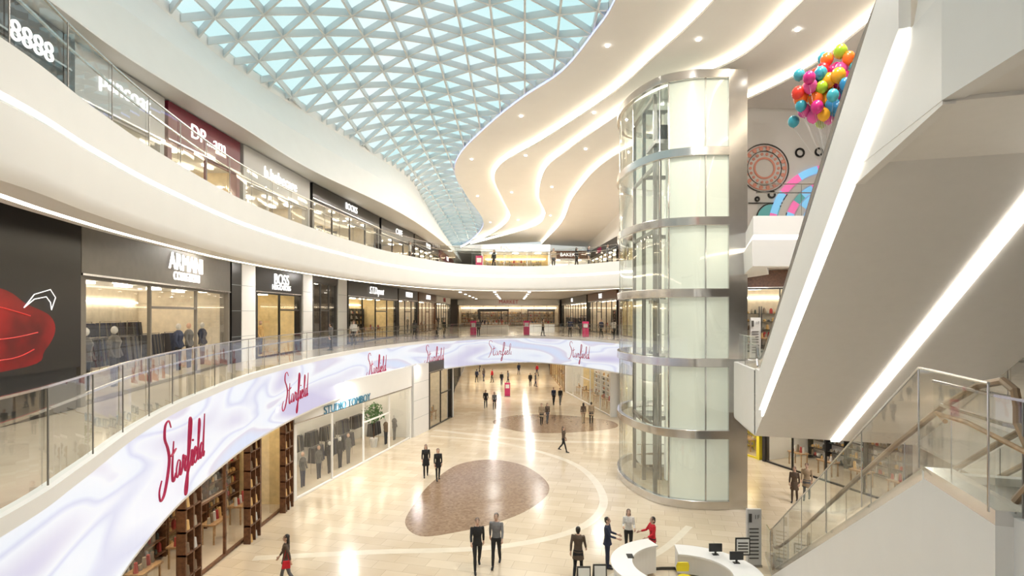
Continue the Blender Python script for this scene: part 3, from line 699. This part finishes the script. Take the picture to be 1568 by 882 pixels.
# ------------------------------------------------------------------ LED logos (script lettering)
ST = [[(1.5, 3.6), (1.1, 4.1), (.5, 3.9), (.4, 3.1), (.9, 2.4), (1.2, 1.6), (.9, .6), (.3, -.4), (-.3, -.6), (-.5, 0), (-.1, .6)],
      [(2.0, 2.6), (1.75, 1.0), (1.8, .1), (2.1, 0), (2.4, .4)], [(1.5, 1.7), (2.5, 2.0)],
      [(3.3, .95), (2.9, 1.1), (2.55, .6), (2.6, .05), (2.95, .1), (3.3, .9), (3.2, .2), (3.4, 0), (3.7, .4), (3.9, 1.2), (4.0, .95), (4.4, 1.0), (4.2, .3), (4.4, 0), (4.8, .3), (5.4, 2.0), (5.6, 3.2), (5.35, 3.5), (5.15, 2.8), (4.9, .5), (4.7, -1.2), (4.4, -1.7), (4.35, -1.2), (4.9, -.2), (5.5, .3), (5.8, 1.1), (5.7, .2), (5.9, 0), (6.2, .4), (6.7, .8), (6.6, 1.15), (6.3, .9), (6.25, .2), (6.6, 0), (7.0, .4), (7.6, 2.3), (7.6, 3.0), (7.35, 2.8), (7.15, 1.0), (7.2, .1), (7.5, .1), (7.65, .6)],
      [(5.95, 1.7), (6.0, 1.85)],
      [(8.4, 1.0), (8.0, 1.1), (7.65, .6), (7.7, .05), (8.05, .1), (8.4, .8), (8.85, 3.2)], [(8.85, 3.2), (8.45, .6), (8.5, 0), (8.8, .3)]]
def logo(x, sc):
    best = min(range(2, len(L2_left)-2), key=lambda i: math.dist(L2_left[i], x))
    a, b = L2_left[best-1], L2_left[best+1]; t = Vector((b[0]-a[0], b[1]-a[1])).normalized(); n = Vector((t.y, -t.x))
    c = Vector(L2_left[best]); mb = MB()
    rd = Vector((-n.y, n.x))
    for s_ in ST:
        pts = []
        for (u, v) in cr(s_, 5):
            q = c+n*.10+rd*((u-4.2)*sc); pts.append((q.x, q.y, 5.56+(v-1.2)*sc))
        N = len(pts)
        mb.loft(pts, [(.045+.045*math.sin(math.pi*i/(N-1)))*sc for i in range(N)], 'logo_red', 6)
    mb.build('script_logo', led)
for x, sc in (((-8.1, 13.5), .35), ((-9.5, 23.6), .33), ((-8.75, 34.6), .33), ((-6.1, 44), .33), ((-1.6, 50.6), .33), ((5.9, 47.3), .33)): logo(x, sc)

# ------------------------------------------------------------------ reception desk etc
mb = MB()
cx, cy = 5.5, 17.2
def arc(r0, r1, a0, a1, z0, z1, k, ex=1.15, n=28):
    for i in range(n):
        t0 = math.radians(a0+(a1-a0)*i/n); t1 = math.radians(a0+(a1-a0)*(i+1)/n)
        f = lambda r, t, z: (cx+r*ex*math.cos(t), cy+r*math.sin(t), z)
        mb.hexa([f(r0, t0, z0), f(r1, t0, z0), f(r1, t1, z0), f(r0, t1, z0), f(r0, t0, z1), f(r1, t0, z1), f(r1, t1, z1), f(r0, t1, z1)], k)
arc(1.55, 1.95, 108, 250, .1, 1.02, 'white'); arc(1.45, 2.05, 108, 250, 1.02, 1.08, 'white')
arc(1.45, 1.95, -20, 84, .1, .78, 'white'); arc(1.25, 2.05, -20, 84, .78, .84, 'white')
arc(1.9, 1.93, -20, 250, 0, .1, 'charcoal')
for a_ in (20, 45):
    t = math.radians(a_); x, y = cx+1.7*1.15*math.cos(t), cy+1.7*math.sin(t); mb.box(x-.22, x+.22, y-.02, y+.02, .95, 1.22, 'black'); mb.box(x-.03, x+.03, y-.02, y+.03, .84, .96, 'black'); mb.box(x-.1, x+.1, y-.06, y+.08, .84, .86, 'black')
mb.box(3.75, 3.95, 17.6, 17.9, 1.08, 1.10, 'black')
mb.build('reception_desk')
mb = MB(); x, y = 5.6, 17.6
mb.ell((x, y, .47), (.23, .23, .04), 'shopyellow', 14, 6); mb.loft([(x, y+.24, .55), (x, y+.25, .72), (x, y+.22, .85)], [(.2, .02), (.22, .025), (.18, .02)], 'shopyellow', 10)
for i in range(4): t = math.pi/4+i*math.pi/2; mb.loft([(x+.12*math.cos(t), y+.12*math.sin(t), .44), (x+.22*math.cos(t), y+.22*math.sin(t), 0)], .013, 'steel', 6)
mb.build('shell_chair')
def totem(x, y, z=0):
    mb = MB(); mb.box(x-.25, x+.25, y, y+.12, z, z+2.05, 'silver'); mb.box(x-.27, x+.27, y-.03, y+.15, z, z+.08, 'steel_dark'); mb.box(x-.2, x-.1, y-.03, y, z+1.6, z+1.9, 'charcoal')
    for k in range(9): mb.box(x-.18, x+.15, y-.015, y, z+.3+k*.13, z+.34+k*.13, 'charcoal')
    tt = mb.build('directory_totem'); text('1F', (x+.08, y-.03, z+1.78), (0, -1), .22, 'charcoal', tt, ext=.004)
totem(8.6, 19.3); totem(12.0, 26.8, Z2)
mb = MB(); mb.box(7.62, 8.12, 18.55, 18.58, .75, 1.35, 'black'); mb.box(7.66, 8.08, 18.53, 18.55, .8, 1.3, 'shopwhite'); mb.box(7.85, 7.9, 18.56, 18.6, .03, .8, 'steel_dark'); mb.box(7.65, 8.1, 18.4, 18.75, 0, .03, 'steel_dark')
for k in range(4): mb.box(7.7, 8.04, 18.52, 18.53, .86+k*.1, .9+k*.1, 'charcoal')
mb.build('framed_notice_stand')
for (x, y) in ((2.3, 17.3), (2.84, 17.45)):
    mb = MB(); mb.hexa([(x-.22, y, .0), (x+.22, y, 0), (x+.22, y+.03, 0), (x-.22, y+.03, 0), (x-.22, y+.12, .9), (x+.22, y+.12, .9), (x+.22, y+.15, .9), (x-.22, y+.15, .9)], 'charcoal')
    mb.hexa([(x-.18, y+.035, .35), (x+.18, y+.035, .35), (x+.18, y+.05, .35), (x-.18, y+.05, .35), (x-.18, y+.1, .85), (x+.18, y+.1, .85), (x+.18, y+.12, .85), (x-.18, y+.12, .85)], 'shopwhite')
    mb.hexa([(x-.22, y+.45, .0), (x+.22, y+.45, 0), (x+.22, y+.48, 0), (x-.22, y+.48, 0), (x-.22, y+.15, .88), (x+.22, y+.15, .88), (x+.22, y+.18, .88), (x-.22, y+.18, .88)], 'charcoal')
    mb.build('a_frame_sign')
mb = MB(); cols = [(.9, .17, .02), (.65, .015, .025), (.03, .22, .45), (.04, .33, .42), (.85, .4, .02), (.35, .55, .03), (.6, .02, .2), (.8, .05, .03), (.03, .25, .5), (.06, .4, .48), (.75, .1, .35)]
for i, c in enumerate(cols): pmat('balloon%d' % i, c, .25)
bc = Vector((9.15, 15.6, 15.35)); kn = Vector((9.1, 15.6, 12.9))
random.seed(3)
for i in range(110):
    d = Vector((random.gauss(0, 1), random.gauss(0, 1), random.gauss(0, 1))).normalized()*random.uniform(.3, 1.)
    p = bc+Vector((d.x*1.12+d.z*.25, d.y*.9, d.z*1.2)); r = random.uniform(.15, .19)
    k = 'balloon%d' % random.randrange(11); mb.ell(p, (r, r, r*1.15), k, 12, 9); mb.loft([p-Vector((0, 0, r*1.25)), p-Vector((0, 0, r*1.05))], [.025, .01], k, 6)
    mb.loft([p-Vector((0, 0, r*1.2)), (p+kn)/2-Vector((0, 0, .1)), kn], .003, 'c_white', 3)
mb.ell(kn, (.06, .06, .08), 'silver', 8, 6)
mb.build('balloon_bunch', smooth=True)
for (x, y, z) in ((-2, 60, Z2), (3.5, 66, Z2), (-3, 74, Z2)):
    mb = MB(); mb.box(x-1.6, x+1.6, y-.8, y+.8, z, z+1., 'shopwhite'); mb.box(x-1.7, x+1.7, y-.9, y+.9, z+1, z+1.06, 'tanwood'); mb.box(x-1.65, x+1.65, y-.85, y+.85, z+2.5, z+2.75, 'charcoal')
    for sx in (-1.6, 1.52):
        for sy in (-.8, .72): mb.box(x+sx, x+sx+.08, y+sy, y+sy+.08, z+1.06, z+2.5, 'charcoal')
    for q in range(8): mb.loft([(x-1.4+q*.38, y, z+1.06), (x-1.4+q*.38, y, z+1.35)], [.1, .06], 'g%d' % (q+1), 7)
    mb.build('retail_kiosk')
for (x, y, z) in ((-3.9, 55, Z2), (1.5, 56, Z2), (-2.9, 48, Z3), (-.5, 59.0, 0), (6.9, 51, Z2)):
    mb = MB(); mb.box(x-.3, x+.3, y-.04, y+.04, z+.05, z+1.5, 'pink'); mb.box(x-.35, x+.35, y-.25, y+.25, z, z+.05, 'steel_dark')
    mb.box(x-.2, x+.2, y-.05, y-.04, z+.9, z+1.3, 'shopwhite'); mb.build('banner_stand')
def tree(x, y, z=0):
    mb = MB(); mb.loft([(x, y, z), (x, y, z+.6)], [.2, .28], 'c_white', 14); mb.loft([(x, y, z+.5), (x+.03, y, z+1.9)], [.035, .02], 'brownwood', 6)
    for i in range(240):
        d = Vector((random.gauss(0, 1), random.gauss(0, 1), random.gauss(0, 1))).normalized()*random.uniform(.2, .75); p = Vector((x, y, z+2.3))+d
        u = Vector((random.gauss(0, 1), random.gauss(0, 1), random.gauss(0, 1))).normalized()*.14; w = u.orthogonal().normalized()*.055
        mb.quad(p-u, p+w, p+u, p-w, 'plant')
    mb.build('potted_tree')
tree(-9.3, 36.6, .02)

# ------------------------------------------------------------------ people
def person(name, x, y, z=0., face=0., h=1.72, top='c_black', bot='c_black', shoe='c_black', hair='short', walk=0., coat=0., arms=((.1, .15), (-.1, .15)), vox=.012, bag=None, female=False):
    src = MB(); sc = h/1.72
    fl = .92 if female else 1.
    legs = [(walk, .12*min(1, walk*4)), (-walk*.8, .5*min(1, walk*2))]
    minz = 9; LG = []
    for sgn, (th, kb) in zip((-1, 1), legs):
        hip = Vector((sgn*.088, 0, .90)); kn_ = hip+Vector((0, -math.sin(th), -math.cos(th)))*.43
        an = kn_+Vector((sgn*.005, -math.sin(th-kb), -math.cos(th-kb)))*.40; LG.append((hip, kn_, an, th-kb)); minz = min(minz, an.z)
    dz = .075-minz
    V = lambda a, b, c: Vector((a, b, c+dz))
    for hip, kn_, an, fa in LG:
        hip, kn_, an = [p+Vector((0, 0, dz)) for p in (hip, kn_, an)]
        src.loft([hip+Vector((0, 0, .04)), hip, (hip+kn_)/2, kn_, kn_*.65+an*.35, an, an-Vector((0, 0, .02))], [.06, .088, .075, .055, .057, .042, .03], bot, 12)
        heel = an+Vector((0, .05, -.045)); toe = an+Vector((0, -.18, -.05))
        src.loft([heel+Vector((0, .015, 0)), heel, an+Vector((0, -.06, -.035)), toe, toe+Vector((0, -.03, 0))], [(.02, .02), (.036, .036), (.042, .04), (.038, .026), (.02, .015)], shoe, 10)
    w = fl
    src.loft([V(0, 0, .84), V(0, 0, .90), V(0, .0, .98)], [(.12, .09), (.155, .115), (.145*1, .105)], bot, 16)
    src.loft([V(0, 0, .94), V(0, 0, 1.02), V(0, 0, 1.12), V(0, -.005, 1.26), V(0, 0, 1.36), V(0, .005, 1.43), V(0, .008, 1.475)],
             [(.14, .10), (.145*w, .105), (.135*w, .10), (.165*w, .12), (.175*w, .115), (.13*w, .085), (.06, .055)], top, 16)
    if female:
        for s_ in (-1, 1): src.ell(V(s_*.07, -.085, 1.27), (.06, .05, .06), top, 10, 7)
    if coat > 0: src.loft([V(0, 0, .98), V(0, 0, .85), V(0, 0, .9-coat)], [(.15, .115), (.175, .135), (.20, .16)], top, 16)
    for i, (sgn, (a, eb)) in enumerate(zip((-1, 1), arms)):
        sh = V(sgn*.175*w, 0, 1.41); d1 = Vector((sgn*.14, -math.sin(a), -math.cos(a))).normalized(); el = sh+d1*.28
        d2 = Vector((sgn*.02, -math.sin(a+eb), -math.cos(a+eb))).normalized(); wr = el+d2*.25
        src.loft([sh-d1*.03, sh, (sh+el)/2, el, el*.6+wr*.4, wr-d2*.02], [.045, .058, .05, .043, .041, .031], top, 10)
        src.loft([wr-d2*.03, wr+d2*.02], [.026, .027], 'skin', 8)
        side = d2.cross(Vector((sgn, 0, 0))).normalized(); side = side if side.y < 0 else -side
        pn = Vector((-sgn, 0, 0))
        pe = wr+d2*.09
        src.loft([wr, wr+d2*.03, wr+d2*.07, pe], [.024, .034, .036, .030], 'skin', 8)
        for q, (off, ln) in enumerate(((.030, .068), (.010, .078), (-.010, .072), (-.029, .055))):
            b0 = pe-d2*.015+side*off; b1_ = b0+d2*ln*.5+pn*.006; b2 = b1_+d2*ln*.35+pn*.018; b3 = b2+d2*ln*.2+pn*.018
            src.loft([b0, b1_, b2, b3], [.0095, .009, .0085, .006], 'skin', 6)
        t0 = wr+d2*.03+side*.025; src.loft([t0, t0+side*.025+d2*.025, t0+side*.035+d2*.055+pn*.01], [.013, .011, .008], 'skin', 6)
    src.loft([V(0, .01, 1.44), V(0, .005, 1.50), V(0, 0, 1.56)], [.06, .052, .05], 'skin', 12)
    src.ell(V(0, -.005, 1.612), (.074, .092, .108), 'skin', 16, 12); src.ell(V(0, -.035, 1.55), (.052, .058, .052), 'skin', 12, 8)
    src.loft([V(0, -.09, 1.625), V(0, -.108, 1.592), V(0, -.092, 1.578)], [.009, .014, .010], 'skin', 8)
    for s_ in (-1, 1): src.ell(V(s_*.076, .005, 1.60), (.012, .02, .03), 'skin', 8, 6)
    src.ell(V(0, .018, 1.642), (.084, .098, .092), 'hair', 16, 12)
    src.ell(V(0, .035, 1.59), (.078, .075, .075), 'hair', 14, 10)
    if hair == 'long': src.loft([V(0, .04, 1.66), V(0, .055, 1.55), V(0, .075, 1.42), V(0, .08, 1.33)], [(.085, .07), (.09, .055), (.095, .04), (.07, .02)], 'hair', 12)
    elif hair == 'bob': src.loft([V(0, .03, 1.66), V(0, .035, 1.57), V(0, .03, 1.50)], [(.09, .08), (.093, .075), (.08, .06)], 'hair', 12)
    tmp = src.build('tmp_body'); md = tmp.modifiers.new('r', 'REMESH'); md.mode = 'VOXEL'; md.voxel_size = vox
    dg = bpy.context.evaluated_depsgraph_get(); me = bpy.data.meshes.new_from_object(tmp.evaluated_get(dg))
    kd = kdtree.KDTree(len(src.f))
    for i, f in enumerate(src.f):
        if len(f) > 4:
            kd.insert(Vector((0, 0, -99)), i); continue
        c = Vector((0, 0, 0))
        for a in f: c += Vector(src.v[a])
        kd.insert(c/len(f), i)
    kd.balance(); mats = src.mats
    me.materials.clear()
    for k in mats: me.materials.append(M[k])
    mi = []
    for p in me.polygons:
        _, idx, _ = kd.find(p.center); mi.append(src.m[idx])
    me.polygons.foreach_set('material_index', mi); me.polygons.foreach_set('use_smooth', [True]*len(mi))
    old = tmp.data; bpy.data.objects.remove(tmp); bpy.data.meshes.remove(old)
    body = bpy.data.objects.new(name, me); LINK(body)
    body.location = (x, y, z+.008); body.rotation_euler = (0, 0, face); body.scale = (sc, sc, sc)
    fm = MB()
    for s_ in (-1, 1): fm.ell(V(s_*.029, -.087, 1.612), (.013, .008, .008), 'c_white', 8, 6); fm.ell(V(s_*.029, -.092, 1.612), (.006, .006, .006), 'hair', 8, 6); fm.ell(V(s_*.029, -.088, 1.634), (.018, .006, .004), 'hair', 8, 6)
    fm.ell(V(0, -.09, 1.548), (.022, .007, .006), 'lip', 8, 6)
    if bag:
        fm.hexa([V(.20, -.1, .72), V(.30, -.1, .72), V(.30, .16, .72), V(.20, .16, .72), V(.215, -.07, .95), V(.285, -.07, .95), V(.285, .13, .95), V(.215, .13, .95)], bag)
        fm.loft([V(.25, -.06, .95), V(.22, .0, 1.2), V(.17, .02, 1.44), V(.22, .06, 1.2), V(.25, .12, .95)], .008, bag, 6)
    fm.build('face_and_accessories', body, smooth=False)
    return body
PI = math.pi
W = ((.35, .25), (-.4, .2)); W2 = ((-.35, .15), (.35, .3)); D = ((.06, .15), (-.04, .12))
person('man_walking', -1.22, 19.1, 0, .15, 1.84, 'c_black', 'c_black', walk=.36, arms=((.5, .5), (-.35, .2)))
person('man_walking', -.56, 19.4, 0, -.1, 1.88, 'c_lgrey', 'c_black', walk=.28, arms=W2)
person('woman_walking', -4.75, 30, 0, .2, 1.78, 'c_black', 'c_black', hair='long', walk=.22, arms=W, coat=.3, female=True)
person('woman_walking', -4.0, 29.4, 0, .3, 1.70, 'c_black', 'c_black', hair='bob', walk=.2, arms=D, coat=.2, female=True)
person('woman_with_red_bag', -7.45, 17.95, 0, -1.3, 1.72, 'c_brown', 'c_grey', hair='long', walk=.3, arms=W, bag='c_red', coat=.1, female=True)
person('man_in_brown_coat', 2.25, 18.5, 0, PI-.3, 1.76, 'c_brown', 'c_black', walk=.25, arms=W, coat=.25)
person('man_in_suit', 3.38, 19.25, 0, 1.2, 1.78, 'c_navy', 'c_navy', arms=((.5, .9), (.25, 1.1)), coat=.1)
person('receptionist', 4.35, 20.3, 0, -.15, 1.68, 'c_white', 'c_black', hair='long', arms=((.2, 1.4), (.1, 1.2)), female=True)
person('woman_in_red_jacket', 5.05, 19.55, 0, -1.4, 1.68, 'c_red', 'c_black', hair='bob', arms=((.6, .8), (.3, .9)), coat=.05, female=True)
person('woman_walking', 3.35, 35.4, 0, 1.0, 1.68, 'c_brown', 'c_black', hair='long', walk=.4, arms=W, vox=.016, bag='c_tan', female=True)
person('shopper', 2.4, 44.1, 0, .1, 1.72, 'c_tan', 'c_black', walk=.2, coat=.3, vox=.018)
person('shopper', 2.9, 44.6, 0, .3, 1.66, 'c_brown', 'c_grey', hair='long', walk=.2, vox=.018, female=True)
person('shopper', 5.85, 44.6, 0, PI, 1.68, 'c_brown', 'c_tan', hair='long', walk=.2, vox=.018, female=True)
person('shopper', 6.5, 44.6, 0, PI-.2, 1.75, 'c_tan', 'c_black', walk=.2, vox=.018, coat=.3)
person('shopper', -2.5, 51.7, 0, 0, 1.74, 'c_black', 'c_black', walk=.2, vox=.02)
person('shopper', -1.65, 51.0, 0, 0, 1.66, 'c_grey', 'c_black', hair='long', walk=.25, vox=.02, female=True)
person('shopper', 4.1, 53.5, 0, .3, 1.75, 'c_navy', 'c_black', walk=.2, vox=.02)
person('shopper', 4.75, 53.5, 0, .3, 1.7, 'c_black', 'c_grey', walk=.2, vox=.02)
person('woman_walking', 13.5, 26, 0, -.6, 1.68, 'c_brown', 'c_brown', hair='long', walk=.2, coat=.3, vox=.014, female=True)
person('man_walking', 14.25, 26.3, 0, -.6, 1.76, 'c_tan', 'c_grey', walk=.2, coat=.3, vox=.014)
for i, (x, y) in enumerate(((2.25, 67), (2.9, 67), (-4.6, 71), (-3.75, 72), (-2.6, 71), (-1.3, 68), (-.5, 69.5), (1, 80), (-5, 84), (3.6, 78))):
    person('shopper', x, y, 0, i*1.3, 1.68+.02*(i % 5), ['c_black', 'c_grey', 'c_navy', 'c_brown', 'c_red'][i % 5], ['c_black', 'c_navy'][i % 2], walk=.15+.02*(i % 4), vox=.028, hair='long' if i % 3 == 0 else 'short')
for i, (x, y, z) in enumerate(((-3.3, 53.6, Z2), (-6.3, 50.5, Z2), (3.1, 54.5, Z2), (5.6, 52.5, Z2), (8.8, 47, Z2), (-11.0, 33, Z2), (-1.5, 45.0, Z3), (3.4, 44.5, Z3), (6.1, 43.2, Z3), (-7.6, 40.5, Z3), (-8.6, 48, Z2), (7, 56, Z2), (-7.2, 52, Z2), (8.2, 50, Z2), (-11.2, 38.5, Z2), (7.3, 41.6, Z3), (5.2, 43.8, Z3))):
    person('shopper', x, y, z, i*.9, 1.68+.02*(i % 5), ['c_grey', 'c_black', 'c_tan', 'c_navy', 'c_white'][i % 5], 'c_black', walk=.15, vox=.025, hair='long' if i % 2 == 0 else 'short')

# ------------------------------------------------------------------ lights
def area(name, loc, size, power, col=(1, .955, .89), rot=(0, 0, 0)):
    l = bpy.data.lights.new(name, 'AREA'); l.shape = 'DISK'; l.size = size; l.energy = power; l.color = col
    o = bpy.data.objects.new(name, l); LINK(o); o.location = loc; o.rotation_euler = rot; return o
for (x, y, z) in ((6.2, 12, 21.2), (7.2, 20, 21.0), (-.3, 39, 21.0), (3.8, 33, 20.9), (1.2, 50, 20.0), (10, 14, 20.9), (1.5, 58, 19.2), (9.2, 40, 20.0)):
    area('ceiling_fill_lamp', (x, y, z), .35, 700)  # added for general fill, separate from the recessed downlight discs
for y in (8, 14, 20, 27, 34):  # these three loops add fill light under the upper slabs
    area('soffit_fill_lamp', (-10.9 if y > 14 else -8.6, y, 11.42), .25, 110)
for (x, y) in ((-9, 16), (-9.6, 22), (-9, 30), (-7, 40), (-2, 58), (2, 58), (-2, 70), (2, 70), (-2, 84), (2, 84), (15.5, 24), (13, 32), (11, 40), (16, 14)):
    area('soffit_fill_lamp', (x, y, 5.18), .3, 190)
for (x, y) in ((-2, 60), (3, 60), (0, 75), (0, 88), (12, 26), (15.5, 26), (8, 50)):
    area('soffit_fill_lamp', (x, y, 11.4), .3, 240)

w = bpy.data.worlds.new('World'); SC.world = w; w.use_nodes = True
bg = w.node_tree.nodes['Background']
nt = w.node_tree
tc = nt.nodes.new('ShaderNodeTexCoord'); nz = nt.nodes.new('ShaderNodeTexNoise'); nz.inputs['Scale'].default_value = 2.2; nz.inputs['Detail'].default_value = 4
rp = nt.nodes.new('ShaderNodeValToRGB'); rp.color_ramp.elements[0].position = .35; rp.color_ramp.elements[0].color = (.66, .88, .92, 1); rp.color_ramp.elements[1].position = .65; rp.color_ramp.elements[1].color = (.98, 1, 1, 1)
nt.links.new(tc.outputs['Generated'], nz.inputs['Vector']); nt.links.new(nz.outputs['Fac'], rp.inputs['Fac']); nt.links.new(rp.outputs['Color'], bg.inputs['Color'])
bg.inputs['Strength'].default_value = 1.05

cam = bpy.data.cameras.new('camera'); co = bpy.data.objects.new('camera', cam); LINK(co)
co.location = (0, 0, 9); co.rotation_euler = (math.pi/2, 0, 0)
cam.sensor_width = 36; cam.lens = 36*850/1600; cam.shift_y = .0249; cam.clip_end = 400; cam.clip_start = .05
SC.camera = co
SC.view_settings.view_transform = 'Standard'
SC.view_settings.look = 'None'
SC.view_settings.exposure = .1
